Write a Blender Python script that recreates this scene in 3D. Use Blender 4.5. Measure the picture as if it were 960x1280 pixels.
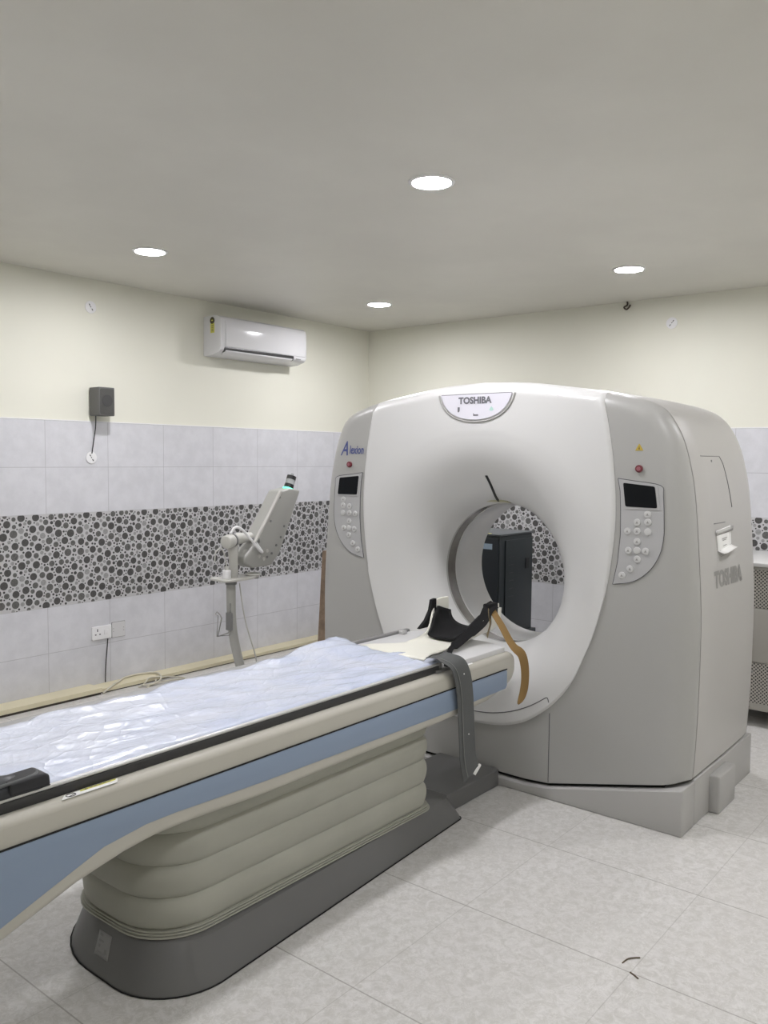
import bpy, bmesh, math, random
from mathutils import Vector, Matrix
for o in list(bpy.data.objects): bpy.data.objects.remove(o)
SC = bpy.context.scene; COL = SC.collection
PI = math.pi
# ------------------------------------------------------------------ camera
F_PX, PITCH, ROLL, YAW = 1055.5, 0.0631262, 0.0088977, 0.6836275
cam_d = bpy.data.cameras.new('camera'); cam = bpy.data.objects.new('camera', cam_d); COL.objects.link(cam)
cam_d.sensor_fit = 'VERTICAL'; cam_d.sensor_height = 36.0; cam_d.lens = 36.0*F_PX/1280.0; cam_d.clip_start = .05
fw = Vector((math.cos(YAW)*math.cos(PITCH), math.sin(YAW)*math.cos(PITCH), -math.sin(PITCH)))
rt = Vector((math.sin(YAW), -math.cos(YAW), 0)); up = rt.cross(fw)
r2 = math.cos(ROLL)*rt + math.sin(ROLL)*up; u2 = -math.sin(ROLL)*rt + math.cos(ROLL)*up
cam.matrix_world = Matrix(((r2.x,u2.x,-fw.x,-5.95687),(r2.y,u2.y,-fw.y,-5.05034),(r2.z,u2.z,-fw.z,1.56815),(0,0,0,1)))
SC.camera = cam
# ------------------------------------------------------------------ world, exposure
w = bpy.data.worlds.new('world'); SC.world = w; w.use_nodes = True
w.node_tree.nodes['Background'].inputs[0].default_value = (.9,.93,1,1); w.node_tree.nodes['Background'].inputs[1].default_value = .05
SC.view_settings.view_transform = 'Standard'; SC.view_settings.look = 'None'; SC.view_settings.gamma = 1
SC.view_settings.use_curve_mapping = False
SC.view_settings.exposure = 0.0
LAMP = 272.0            # emission strength of the ceiling lights' diffusers
LAMP_COL = (1.0, .985, 1.02)

# ------------------------------------------------------------------ helpers
def link(o):
    COL.objects.link(o); return o
def mesh(name, verts, faces, mat=None, parent=None, smooth=None, mats=None, fm=None, bevel=0, bseg=3):
    me = bpy.data.meshes.new(name); me.from_pydata([tuple(v) for v in verts], [], faces)
    for m in (mats or ([mat] if mat else [])): me.materials.append(m)
    if fm: me.polygons.foreach_set('material_index', fm)
    bm = bmesh.new(); bm.from_mesh(me); bmesh.ops.recalc_face_normals(bm, faces=bm.faces)
    if bevel:
        es = [e for e in bm.edges if len(e.link_faces)==2 and e.calc_face_angle(0) > math.radians(25)]
        bmesh.ops.bevel(bm, geom=es, offset=bevel, segments=bseg, affect='EDGES', profile=.5)
    bm.to_mesh(me); bm.free()
    if smooth is not None:
        me.polygons.foreach_set('use_smooth', [True]*len(me.polygons)); me.set_sharp_from_angle(angle=math.radians(smooth))
    o = bpy.data.objects.new(name, me); link(o)
    if parent: attach(o, parent)
    return o
def attach(o, p):
    o.parent = p; bpy.context.view_layer.update() if False else None
    o.matrix_parent_inverse = world_of(p).inverted()
def world_of(p):
    m = Matrix.LocRotScale(p.location, p.rotation_euler, p.scale)
    if p.parent: m = world_of(p.parent) @ p.matrix_parent_inverse @ m
    return m
def tag(o, label=None, cat=None, group=None, kind=None):
    if label: o['label'] = label
    if cat: o['category'] = cat
    if group: o['group'] = group
    if kind: o['kind'] = kind
    return o
def empty(name, loc, label, cat, group=None):
    o = bpy.data.objects.new(name, None); o.location = loc; o.empty_display_size = .05; link(o)
    return tag(o, label, cat, group)
def box_geo(a, b):
    x0,y0,z0 = a; x1,y1,z1 = b
    v = [(x0,y0,z0),(x1,y0,z0),(x1,y1,z0),(x0,y1,z0),(x0,y0,z1),(x1,y0,z1),(x1,y1,z1),(x0,y1,z1)]
    f = [(0,3,2,1),(4,5,6,7),(0,1,5,4),(1,2,6,5),(2,3,7,6),(3,0,4,7)]
    return v, f
def box(name, a, b, mat, parent=None, bevel=0, bseg=3):
    v, f = box_geo(a, b)
    return mesh(name, v, f, mat, parent, smooth=40 if bevel else None, bevel=bevel, bseg=bseg)
def join_geo(parts):
    V, F, M = [], [], []
    for i, (v, f) in enumerate(parts):
        n = len(V); V += list(v); F += [tuple(k+n for k in q) for q in f]; M += [i]*len(f)
    return V, F, M
def prism(name, poly, axis, a, b, mat, parent=None, bevel=0, bseg=3, smooth=40):
    """poly: list of 2D points; extruded along axis from a to b. axis 'y': (x,z); 'x': (y,z); 'z': (x,y)"""
    v, f = prism_geo(poly, axis, a, b)
    return mesh(name, v, f, mat, parent, smooth=smooth, bevel=bevel, bseg=bseg)
def prism_geo(poly, axis, a, b):
    n = len(poly)
    def P(p, t):
        return {'y':(p[0],t,p[1]), 'x':(t,p[0],p[1]), 'z':(p[0],p[1],t)}[axis]
    v = [P(p,a) for p in poly] + [P(p,b) for p in poly]
    f = [tuple(range(n)), tuple(range(2*n-1, n-1, -1))] + [(i,(i+1)%n,n+(i+1)%n,n+i) for i in range(n)]
    return v, f
def catmull(pts, k=8, closed=False):
    pts = [Vector(p) for p in pts]; n = len(pts); out = []
    rng = range(n if closed else n-1)
    for i in rng:
        g = lambda j: pts[j % n] if closed else pts[max(0,min(n-1,j))]
        p0,p1,p2,p3 = g(i-1),g(i),g(i+1),g(i+2)
        for s in range(k):
            t = s/k
            out.append(.5*((2*p1)+(p2-p0)*t+(2*p0-5*p1+4*p2-p3)*t*t+(3*p1-p0-3*p2+p3)*t**3))
    if not closed: out.append(pts[-1])
    return out
def tube_geo(path, r, seg=10, caps=True, flat=None):
    """path of 3D points, r number or list; flat = (width, thick, normal-hint) for straps handled elsewhere"""
    path = [Vector(p) for p in path]; n = len(path); V = []; F = []
    t0 = (path[1]-path[0]).normalized(); u = t0.orthogonal().normalized()
    for i, p in enumerate(path):
        t = (path[min(i+1,n-1)]-path[max(i-1,0)]).normalized()
        u = (u - t*u.dot(t)); u = u.normalized() if u.length > 1e-6 else t.orthogonal().normalized()
        v = t.cross(u); rr = r[i] if isinstance(r,(list,tuple)) else r
        for s in range(seg):
            a = 2*PI*s/seg; V.append(p+(u*math.cos(a)+v*math.sin(a))*rr)
    for i in range(n-1):
        for s in range(seg):
            F.append((i*seg+s, i*seg+(s+1)%seg, (i+1)*seg+(s+1)%seg, (i+1)*seg+s))
    if caps: F += [tuple(range(seg-1,-1,-1)), tuple((n-1)*seg+s for s in range(seg))]
    return V, F
def tube(name, path, r, mat, parent=None, seg=10):
    v, f = tube_geo(path, r, seg); return mesh(name, v, f, mat, parent, smooth=50)
def cyl_geo(p, q, r, seg=24, r2=None): return tube_geo([p, q], [r, r if r2 is None else r2], seg)
def cyl(name, p, q, r, mat, parent=None, seg=24, r2=None, bevel=0):
    v, f = cyl_geo(p, q, r, seg, r2); return mesh(name, v, f, mat, parent, smooth=40, bevel=bevel)
def ribbon(name, path, side, width, thick, mat, parent=None):
    """strap: path points, side = direction of the width"""
    path = [Vector(p) for p in path]; n = len(path); V = []; F = []
    sides = side if isinstance(side, list) else [side]*n
    for i, p in enumerate(path):
        t = (path[min(i+1,n-1)]-path[max(i-1,0)]).normalized()
        s = Vector(sides[i]); s = (s - t*s.dot(t)).normalized(); nn = t.cross(s)
        wd = width[i] if isinstance(width, list) else width
        for a, b in ((-1,-1),(-.96,-1.0),(.96,-1),(1,-1),(1,1),(.96,1.0),(-.96,1),(-1,1)):
            V.append(p + s*a*wd/2 + nn*b*thick/2*(1 if abs(a) < .99 else .45))
    for i in range(n-1):
        for k in range(8): F.append((i*8+k, i*8+(k+1)%8, (i+1)*8+(k+1)%8, (i+1)*8+k))
    F += [tuple(range(7,-1,-1)), tuple((n-1)*8+k for k in range(8))]
    return mesh(name, V, F, mat, parent, smooth=60)
def grid_mesh(name, rows, mat, parent=None, closed=False, smooth=40, thick=0):
    n, m = len(rows), len(rows[0]); V = [p for r in rows for p in r]; F = []
    for i in range(n-1):
        for j in range(m if closed else m-1):
            F.append((i*m+j, i*m+(j+1)%m, (i+1)*m+(j+1)%m, (i+1)*m+j))
    o = mesh(name, V, F, mat, parent, smooth=smooth)
    if thick:
        md = o.modifiers.new('solid','SOLIDIFY'); md.thickness = thick; md.offset = -1
    return o
def text_geo(s, size, bold=0.0, shear=0.0, spacing=1.0):
    cu = bpy.data.curves.new('txt','FONT'); cu.body = s; cu.size = size; cu.offset = bold; cu.shear = shear
    cu.align_x = 'CENTER'; cu.align_y = 'CENTER'; cu.space_character = spacing; cu.resolution_u = 4
    o = bpy.data.objects.new('txt', cu); COL.objects.link(o)
    dg = bpy.context.evaluated_depsgraph_get(); dg.update()
    me = bpy.data.meshes.new_from_object(o.evaluated_get(dg))
    V = [v.co.copy() for v in me.vertices]; F = [tuple(p.vertices) for p in me.polygons]
    bpy.data.objects.remove(o); bpy.data.meshes.remove(me); bpy.data.curves.remove(cu)
    return V, F
def rrect(x0, x1, z0, z1, r, k=5):
    out = []
    for cx, cz, a0 in ((x1-r,z1-r,0),(x0+r,z1-r,90),(x0+r,z0+r,180),(x1-r,z0+r,270)):
        for i in range(k+1):
            a = math.radians(a0+90*i/k); out.append((cx+r*math.cos(a), cz+r*math.sin(a)))
    return out

# ------------------------------------------------------------------ materials
def mat(name, col, rough=.5, metal=0, spec=.5, var=0.0, vscale=8.0, bump=0.0, bscale=60.0, coat=0, emis=None, estr=0, alpha=None, trans=0, sss=0):
    m = bpy.data.materials.new(name); m.use_nodes = True; nt = m.node_tree; b = nt.nodes['Principled BSDF']
    b.inputs['Base Color'].default_value = (*col,1); b.inputs['Roughness'].default_value = rough
    b.inputs['Metallic'].default_value = metal; b.inputs['Specular IOR Level'].default_value = spec
    if coat: b.inputs['Coat Weight'].default_value = coat; b.inputs['Coat Roughness'].default_value = .1
    if trans: b.inputs['Transmission Weight'].default_value = trans
    if emis: b.inputs['Emission Color'].default_value = (*emis,1); b.inputs['Emission Strength'].default_value = estr
    tc = nt.nodes.new('ShaderNodeTexCoord')
    if var:
        n = nt.nodes.new('ShaderNodeTexNoise'); n.inputs['Scale'].default_value = vscale; n.inputs['Detail'].default_value = 4
        r = nt.nodes.new('ShaderNodeValToRGB')
        r.color_ramp.elements[0].position = .3; r.color_ramp.elements[1].position = .7
        r.color_ramp.elements[0].color = (*[c*(1-var) for c in col],1); r.color_ramp.elements[1].color = (*[min(1,c*(1+var)) for c in col],1)
        nt.links.new(tc.outputs['Object'], n.inputs['Vector']); nt.links.new(n.outputs['Fac'], r.inputs['Fac']); nt.links.new(r.outputs['Color'], b.inputs['Base Color'])
    if bump:
        n = nt.nodes.new('ShaderNodeTexNoise'); n.inputs['Scale'].default_value = bscale; n.inputs['Detail'].default_value = 3
        bp = nt.nodes.new('ShaderNodeBump'); bp.inputs['Strength'].default_value = bump; bp.inputs['Distance'].default_value = .01
        nt.links.new(tc.outputs['Object'], n.inputs['Vector']); nt.links.new(n.outputs['Fac'], bp.inputs['Height']); nt.links.new(bp.outputs['Normal'], b.inputs['Normal'])
    return m
class NB:
    def __init__(s, m): s.nt = m.node_tree; s.b = s.nt.nodes['Principled BSDF']
    def math(s, op, a, b=None, c=None):
        n = s.nt.nodes.new('ShaderNodeMath'); n.operation = op
        for i, v in enumerate((a,b,c)):
            if v is None: continue
            if isinstance(v,(int,float)): n.inputs[i].default_value = v
            else: s.nt.links.new(v, n.inputs[i])
        return n.outputs[0]
    def mix(s, fac, a, b):
        n = s.nt.nodes.new('ShaderNodeMix'); n.data_type = 'RGBA'
        if isinstance(fac,(int,float)): n.inputs[0].default_value = fac
        else: s.nt.links.new(fac, n.inputs[0])
        for i, v in ((6,a),(7,b)):
            if isinstance(v, tuple): n.inputs[i].default_value = (*v,1)
            else: s.nt.links.new(v, n.inputs[i])
        return n.outputs[2]
    def noise(s, vec, scale, detail=3, rough=.5, dist=0):
        n = s.nt.nodes.new('ShaderNodeTexNoise'); n.inputs['Scale'].default_value = scale; n.inputs['Detail'].default_value = detail
        n.inputs['Roughness'].default_value = rough; n.inputs['Distortion'].default_value = dist
        s.nt.links.new(vec, n.inputs['Vector']); return n.outputs['Fac']
    def step(s, v, lo, hi):
        n = s.nt.nodes.new('ShaderNodeMapRange'); n.interpolation_type = 'SMOOTHSTEP'
        s.nt.links.new(v, n.inputs[0]); n.inputs[1].default_value = lo; n.inputs[2].default_value = hi; return n.outputs[0]
    def obj(s):
        t = s.nt.nodes.new('ShaderNodeTexCoord'); x = s.nt.nodes.new('ShaderNodeSeparateXYZ'); s.nt.links.new(t.outputs['Object'], x.inputs[0])
        return t.outputs['Object'], x.outputs
    def bump(s, h, strength, dist=.002):
        n = s.nt.nodes.new('ShaderNodeBump'); n.inputs['Strength'].default_value = strength; n.inputs['Distance'].default_value = dist
        s.nt.links.new(h, n.inputs['Height']); s.nt.links.new(n.outputs['Normal'], s.b.inputs['Normal'])
def line_mask(N, coord, origin, pitch, half):
    """1 near the joints at origin + n*pitch"""
    t = N.math('DIVIDE', N.math('SUBTRACT', coord, origin), pitch)
    fr = N.math('ABSOLUTE', N.math('SUBTRACT', N.math('FRACT', N.math('ADD', t, .5)), .5))
    d = N.math('MULTIPLY', fr, pitch)
    return N.math('SUBTRACT', 1, N.step(d, half*.5, half*1.6))
def tile_mat(name, uaxis, origin, col, grout):
    m = mat(name, col, rough=.32, spec=.4); N = NB(m); vec, ax = N.obj()
    mask = N.math('MAXIMUM', line_mask(N, ax[uaxis], origin, .4483, .0016), line_mask(N, ax[2], 1.7934, .2989, .0016))
    n = N.noise(vec, 9, 5, .6); n2 = N.noise(vec, 120, 2)
    c = N.mix(N.step(n,.3,.7), tuple(k*.94 for k in col), tuple(min(1,k*1.04) for k in col))
    c = N.mix(N.math('MULTIPLY', N.step(n2,.5,.75), .12), c, tuple(k*.75 for k in col))
    c = N.mix(mask, c, grout)
    N.nt.links.new(c, N.b.inputs['Base Color'])
    N.bump(N.math('SUBTRACT', N.math('MULTIPLY', n2, .15), mask), .35, .001)
    return m
CREAM = mat('cream_paint', (.775,.77,.68), rough=.6, spec=.25, var=.02, vscale=1.5, bump=.05, bscale=200)
TILE_L = tile_mat('wall_tile_left', 0, -3.16378, (.66,.665,.70), (.45,.45,.47))
TILE_R = tile_mat('wall_tile_right', 1, -.13, (.66,.665,.70), (.45,.45,.47))
PBG = mat('pebble_ground', (.56,.56,.57), rough=.35)
PD = mat('pebble_dark', (.075,.074,.072), rough=.4, var=.35, vscale=150)
PM = mat('pebble_mid', (.12,.118,.115), rough=.4, var=.35, vscale=170)
PL = mat('pebble_light', (.32,.32,.32), rough=.4, var=.2, vscale=170)
PS = mat('pebble_small', (.05,.05,.05), rough=.4, var=.2, vscale=190)
# floor
FLOOR = mat('floor_tile', (.5,.48,.44), rough=.38, spec=.45); N = NB(FLOOR); vec, ax = N.obj()
mask = N.math('MAXIMUM', line_mask(N, ax[0], -2.932, .602, .0022), N.math('MULTIPLY', line_mask(N, ax[1], -3.464, .6045, .0014), .55))
n1 = N.noise(vec, 30, 6, .68, .8); n2 = N.noise(vec, 3.2, 3, .5)
nv = N.noise(vec, 22, 5, .6, 2.2); vein = N.math('SUBTRACT', 1, N.step(N.math('ABSOLUTE', N.math('SUBTRACT', nv, .55)), 0, .03))
c = N.mix(N.step(n1,.36,.68), (.55,.54,.515), (.69,.68,.67)); c = N.mix(N.math('MULTIPLY', N.step(n2,.35,.7), .35), c, (.60,.585,.56))
c = N.mix(N.math('MULTIPLY', vein, .45), c, (.80,.79,.775))
c = N.mix(N.math('MULTIPLY', mask, .7), c, (.27,.255,.235)); N.nt.links.new(c, N.b.inputs['Base Color']); N.bump(N.math('SUBTRACT', 0, mask), .3, .001)
# ceiling
CEIL = mat('ceiling_paint', (.66,.645,.60), rough=.42, spec=.3); N = NB(CEIL); vec, ax = N.obj()
n1 = N.noise(vec, .9, 4, .6); c = N.mix(N.step(n1,.3,.7), (.66,.645,.59), (.72,.705,.645)); N.nt.links.new(c, N.b.inputs['Base Color'])

WHITE = mat('white_moulded_plastic', (.67,.67,.665), rough=.30, spec=.45)
GREYP = mat('light_grey_plastic', (.41,.408,.395), rough=.36, spec=.4)
GREYR = mat('warm_grey_plastic', (.50,.49,.475), rough=.42, spec=.4)
GREYB = mat('base_grey_plastic', (.43,.425,.415), rough=.45)
PANEL = mat('panel_silver', (.44,.44,.445), rough=.38)
DLINE = mat('panel_line_dark', (.10,.10,.11), rough=.6)
BLACK = mat('black_plastic', (.012,.012,.014), rough=.35)
SCREEN = mat('screen_black', (.006,.007,.009), rough=.3, spec=.15)
GAP = mat('shadow_gap_black', (.01,.01,.01), rough=.9)
RING = mat('scan_window_grey', (.17,.16,.15), rough=.12, var=.5, vscale=5)
BUTTON = mat('button_grey', (.56,.56,.555), rough=.35)
RED = mat('stop_red', (.14,.02,.03), rough=.35)
PINK = mat('stop_pink', (.32,.12,.14), rough=.4)
LOGOBG = mat('lavender_white', (.74,.73,.80), rough=.3)
INK = mat('grey_ink', (.16,.16,.18), rough=.5)
INKL = mat('light_grey_ink', (.30,.295,.285), rough=.5)
BLUEINK = mat('blue_ink', (.07,.09,.25), rough=.5)
TEALINK = mat('pale_green_ink', (.45,.68,.62), rough=.5)
YEL = mat('yellow_sticker', (.62,.60,.10), rough=.5)
GOLD = mat('warning_gold', (.50,.36,.05), rough=.5)
TAPE = mat('yellowed_tape', (.52,.50,.33), rough=.5)
PAPER = mat('white_paper', (.88,.88,.87), rough=.7)
BEIGE = mat('couch_beige', (.50,.485,.43), rough=.42, spec=.4)
BLUE = mat('couch_blue', (.255,.325,.44), rough=.42, spec=.4)
BLUE_L = mat('couch_blue_groove', (.15,.19,.27), rough=.5)
BELL = mat('bellows_rubber', (.37,.37,.32), rough=.5, spec=.3, var=.05, vscale=6)
DKGREY = mat('base_dark_grey', (.145,.145,.145), rough=.42, spec=.4, var=.05, vscale=3)
MIDGREY = mat('mid_grey', (.22,.22,.22), rough=.5)
TTOP = mat('tabletop_grey', (.34,.34,.34), rough=.35)
TRAY = mat('pale_grey_tray', (.66,.66,.665), rough=.3)
RAILB = mat('black_rail', (.03,.03,.032), rough=.35)
CREAMP = mat('cream_plastic', (.83,.82,.73), rough=.35)
FOAMB = mat('black_foam', (.012,.012,.013), rough=.8, spec=.2)
STRAPG = mat('grey_webbing', (.125,.13,.13), rough=.8, spec=.2, bump=.4, bscale=400)
TAN = mat('tan_webbing', (.27,.17,.065), rough=.7, spec=.25, bump=.3, bscale=500)
CHROME = mat('chrome_wire', (.55,.55,.55), rough=.2, metal=1)
ALU = mat('silver_lever', (.6,.6,.6), rough=.35, metal=.6)
OFFW = mat('aged_white_plastic', (.55,.545,.51), rough=.4)
OFFW2 = mat('pale_painted_metal', (.40,.40,.375), rough=.35)
TRUNK = mat('cream_board', (.70,.645,.46), rough=.45, var=.04, vscale=4)
TRUNK_SHADE = mat('under_board_shade', (.06,.05,.04), rough=.8)  # dark colour stands in for the shade under the trunking lids
CABLEW = mat('cream_cable', (.60,.57,.47), rough=.45)
CABLEB = mat('brown_cable', (.20,.16,.12), rough=.5)
CABLEK = mat('dark_cable', (.03,.03,.03), rough=.5)
SPK = mat('speaker_grey', (.125,.125,.12), rough=.55)
SPKG = mat('speaker_grille', (.085,.085,.08), rough=.7, bump=.6, bscale=500)
SPKC = mat('speaker_cone', (.05,.05,.05), rough=.6)
ACW = mat('ac_gloss_white', (.68,.68,.70), rough=.16, spec=.5)
SOCK = mat('socket_white', (.84,.84,.85), rough=.3)
CAB = mat('dark_cabinet_paint', (.018,.024,.027), rough=.42)
CABD = mat('dark_cabinet_face', (.012,.017,.022), rough=.4)
CABL = mat('cabinet_label_blue', (.35,.45,.55), rough=.5)
PERFP = mat('putty_paint', (.40,.385,.35), rough=.5)
PERFT = mat('pale_top', (.62,.62,.61), rough=.4)
WOOD = mat('wood_board', (.34,.25,.18), rough=.6, var=.25, vscale=20)
GLOW = mat('green_indicator', (.1,.9,.6), rough=.4, emis=(.15,1,.6), estr=1.6)
CLEAR = mat('clear_syringe', (.85,.88,.88), rough=.1, trans=.6)
LIGHTM = mat('light_diffuser', (1,1,1), rough=.5, emis=LAMP_COL, estr=LAMP)
LIGHTM2 = mat('light_diffuser_dim', (1,1,1), rough=.5, emis=LAMP_COL, estr=LAMP*.72)
TRIMW = mat('light_trim_white', (.85,.85,.85), rough=.4)
DIRT = mat('dirt_brown', (.12,.09,.06), rough=.9)
# perforated sheet
PERF = mat('perforated_sheet', (.45,.43,.39), rough=.5); N = NB(PERF); vec, ax = N.obj()
s = .0105
a_ = N.math('ADD', N.math('DIVIDE', ax[1], s), N.math('DIVIDE', ax[2], s)); b_ = N.math('SUBTRACT', N.math('DIVIDE', ax[1], s), N.math('DIVIDE', ax[2], s))
fa = N.math('SUBTRACT', N.math('FRACT', N.math('MULTIPLY', a_, .5)), .5); fb = N.math('SUBTRACT', N.math('FRACT', N.math('MULTIPLY', b_, .5)), .5)
d = N.math('SQRT', N.math('ADD', N.math('MULTIPLY', fa, fa), N.math('MULTIPLY', fb, fb)))
c = N.mix(N.step(d, .30, .38), (.03,.03,.03), (.45,.43,.39)); N.nt.links.new(c, N.b.inputs['Base Color'])
# plastic sheet: bluish film with crinkles
FILM = mat('plastic_film', (.60,.65,.80), rough=.27, spec=.6, coat=.3); N = NB(FILM); vec, ax = N.obj()
mp = N.nt.nodes.new('ShaderNodeMapping'); mp.inputs['Scale'].default_value = (1,1.3,1); mp.inputs['Rotation'].default_value = (0,0,.35); N.nt.links.new(vec, mp.inputs['Vector'])
v1 = N.nt.nodes.new('ShaderNodeTexVoronoi'); v1.feature = 'DISTANCE_TO_EDGE'; v1.inputs['Scale'].default_value = 10; N.nt.links.new(mp.outputs[0], v1.inputs['Vector'])
n0 = N.noise(mp.outputs[0], 3.2, 3, .5, .6); n1 = N.noise(mp.outputs[0], 13, 2, .5, .7); n2 = N.noise(mp.outputs[0], 34, 2, .5, .5)
cr = N.math('POWER', N.math('SUBTRACT', 1, N.math('MINIMUM', N.math('MULTIPLY', v1.outputs['Distance'], 5), 1)), 3)
h = N.math('ADD', N.math('MULTIPLY', n0, 1.6), N.math('ADD', N.math('MULTIPLY', cr, .16), N.math('ADD', N.math('MULTIPLY', n1, .55), N.math('MULTIPLY', n2, .22))))
N.bump(h, .32, .028)
c = N.mix(N.step(n0,.3,.7), (.56,.62,.78), (.66,.70,.81)); N.nt.links.new(c, N.b.inputs['Base Color'])

# ------------------------------------------------------------------ the room
RX0, RY0, ZC = -6.9, -6.0, 2.7258
ZT, ZP1, ZP0 = 1.7934, 1.1956, .5978
tag(box('floor', (RX0,RY0,-.06), (0,0,0), FLOOR), kind='structure')
tag(box('ceiling', (RX0,RY0,ZC), (0,0,ZC+.08), CEIL), kind='structure')
random.seed(7)
def pack_tile(W=.4483, H=.2989):
    C = []
    def ok(x, y, r, gap):
        for (a,b,q,_) in C:
            dx = abs(x-a); dx = min(dx, W-dx); dy = abs(y-b); dy = min(dy, H-dy)
            if dx*dx+dy*dy < (q+r+gap)**2: return False
        return True
    for r, tries, k, gap in ((.0245,120,0,.012),(.019,260,1,.008),(.0145,500,1,.005),(.0115,700,2,.004),(.0075,1500,3,.004),(.0052,1500,3,.003)):
        for _ in range(tries):
            x, y = random.uniform(0,W), random.uniform(0,H)
            if ok(x, y, r, gap): C.append((x,y,r*random.uniform(.93,1.05),k if random.random() > .12 else min(k+1,3)))
    return C
TILEC = pack_tile()
def wall_side(name, uax, length, mt, origin, sgn_face):
    """wall with tile dado; uax 0: plane y=0 running along x; uax 1: plane x=0 running along y"""
    T = .008
    def P(u, dpt, z): return (u, -dpt, z) if uax == 0 else (-dpt, u, z)
    V, F, M = [], [], []
    def addbox(u0, u1, d0, d1, z0, z1, mi):
        n = len(V)
        for z in (z0,z1):
            for (u,d) in ((u0,d0),(u1,d0),(u1,d1),(u0,d1)): V.append(P(u,d,z))
        for q in ((0,3,2,1),(4,5,6,7),(0,1,5,4),(1,2,6,5),(2,3,7,6),(3,0,4,7)): F.append(tuple(k+n for k in q)); M.append(mi)
    addbox(-length, 0, -.1, 0, 0, ZC, 0)
    addbox(-length, 0, 0, T, ZP1, ZT, 1); addbox(-length, 0, 0, T, 0, ZP0, 1); addbox(-length, 0, 0, T, ZP0, ZP1, 2)
    addbox(-length, 0, 0, T+.002, ZT, ZT+.006, 7)
    lo = int((-length-origin)/.4483)-1; hi = int((0-origin)/.4483)+1
    for c in range(lo, hi):
        u0 = origin + c*.4483
        for row in (0,1):
            z0 = ZP0 + row*.2989
            for (x,y,r,k) in TILEC:
                cu, cz = u0+x, z0+y
                if cu < -length+.03 or cu > -.03: continue
                n = len(V); m = 14
                for i in range(m):
                    a = 2*PI*i/m; V.append(P(max(-length, min(-T, cu+r*math.cos(a))), T+.0008, max(ZP0, min(ZP1, cz+r*math.sin(a)))))
                F.append(tuple(n+i for i in range(m))); M.append(3+k)
    me = bpy.data.meshes.new(name); me.from_pydata(V, [], F)
    for q in (CREAM, mt, PBG, PD, PM, PL, PS, TRIMW): me.materials.append(q)
    me.polygons.foreach_set('material_index', M)
    o = bpy.data.objects.new(name, me); link(o); return tag(o, kind='structure')
wall_side('wall_left', 0, -RX0, TILE_L, -3.16378, 1)
wall_side('wall_right', 1, -RY0, TILE_R, -.13, 1)
tag(box('wall_rear', (RX0-.1,RY0,0), (RX0,0,ZC), CREAM), kind='structure')
tag(box('wall_near', (RX0,RY0-.1,0), (0,RY0,ZC), CREAM), kind='structure')

# ------------------------------------------------------------------ ceiling lights
def ceiling_light(x, y, label):
    t = empty('ceiling_light', (x,y,ZC), label, 'ceiling light', 'round recessed ceiling lights')
    seg = 48; V = []; F = []
    prof = [(.098,0),(.098,-.004),(.092,-.008),(.083,-.008),(.080,-.004)]
    for r, dz in prof:
        for i in range(seg):
            a = 2*PI*i/seg; V.append((x+r*math.cos(a), y+r*math.sin(a), ZC+dz))
    for k in range(len(prof)-1):
        for i in range(seg): F.append((k*seg+i, k*seg+(i+1)%seg, (k+1)*seg+(i+1)%seg, (k+1)*seg+i))
    mesh('trim_ring', V, F, TRIMW, t, smooth=40)
    cyl('diffuser', (x,y,ZC-.0045), (x,y,ZC-.001), .0805, LIGHTM2 if x < -4 else LIGHTM, t, seg=48)
    return t
LP = [(-3.04,-2.915,'largest, nearest round ceiling light, above the patient table'),
      (-3.04,-.953,'round ceiling light nearest the left wall, above the wall speaker'),
      (-1.01,-.955,'smallest round ceiling light, in the far corner past the air conditioner'),
      (-1.01,-2.913,'round ceiling light at right, near the small black ceiling hook')]
LP += [(-5.06,-.95,'added unseen round ceiling light over the foot end of the room by the left wall'),  # out-of-view lights on the same grid, added to brighten the room
       (-5.06,-2.92,'added unseen round ceiling light over the foot end of the patient table'),
       (-3.04,-4.88,'added unseen round ceiling light over the open floor to the right of the table'),
       (-1.01,-4.88,'added unseen round ceiling light over the perforated cabinet side'),
       (-5.06,-4.88,'added unseen round ceiling light directly above the photographer')]
for p in LP: ceiling_light(*p)

# ------------------------------------------------------------------ CT gantry
YC, ZB = -2.80, .985
PROF = [(1.050,.215),(1.060,.40),(1.065,.65),(1.064,.90),(1.048,1.16),(1.024,1.42),(.998,1.56),(.968,1.66),(.930,1.735),(.880,1.795),(.80,1.835),(.68,1.868),(.5,1.897),(.25,1.932),(0,1.945)]
half = [ (p.x,p.y) for p in catmull([(a,b,0) for a,b in PROF], 5)]
OUT = [(a,b) for a,b in half] + [(-a,b) for a,b in half[-2::-1]]          # from lower right over the top to lower left, offsets from YC
BOT_F = [(-1.050,.215),(-.42,.066),(-.3,.058),(.3,.058),(.42,.066),(1.050,.215)]
BOT_R = [(-1.050,.205),(1.050,.205)]
WB = [(0,.272),(.15,.285),(.28,.325),(.385,.395),(.46,.465),(.53,.56),(.585,.68),(.635,.81),(.685,1.0),(.712,1.19),(.720,1.36),(.706,1.55),(.680,1.71),(.646,1.865),(.638,1.90)]
wbh = [(p.x,p.y) for p in catmull([(a,b,0) for a,b in WB], 5)]
WBC = wbh + [(.638,2.3)] 
def ray_hit(poly, th):
    """distance from the bore centre to polyline (y-offset, z) at angle th"""
    c, s = math.cos(th), math.sin(th); best = None
    for i in range(len(poly)-1):
        (ax_,az),(bx,bz) = poly[i], poly[i+1]; ex, ez = bx-ax_, bz-az
        den = c*ez - s*ex
        if abs(den) < 1e-12: continue
        qx, qz = ax_, az-ZB
        t = (qx*ez-qz*ex)/den; u = (qx*s-qz*c)/den
        if t > 0 and -1e-6 <= u <= 1+1e-6 and (best is None or t < best): best = t
    return best
def Rout(th, bot): return ray_hit(OUT + bot, th) or 1.0
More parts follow.
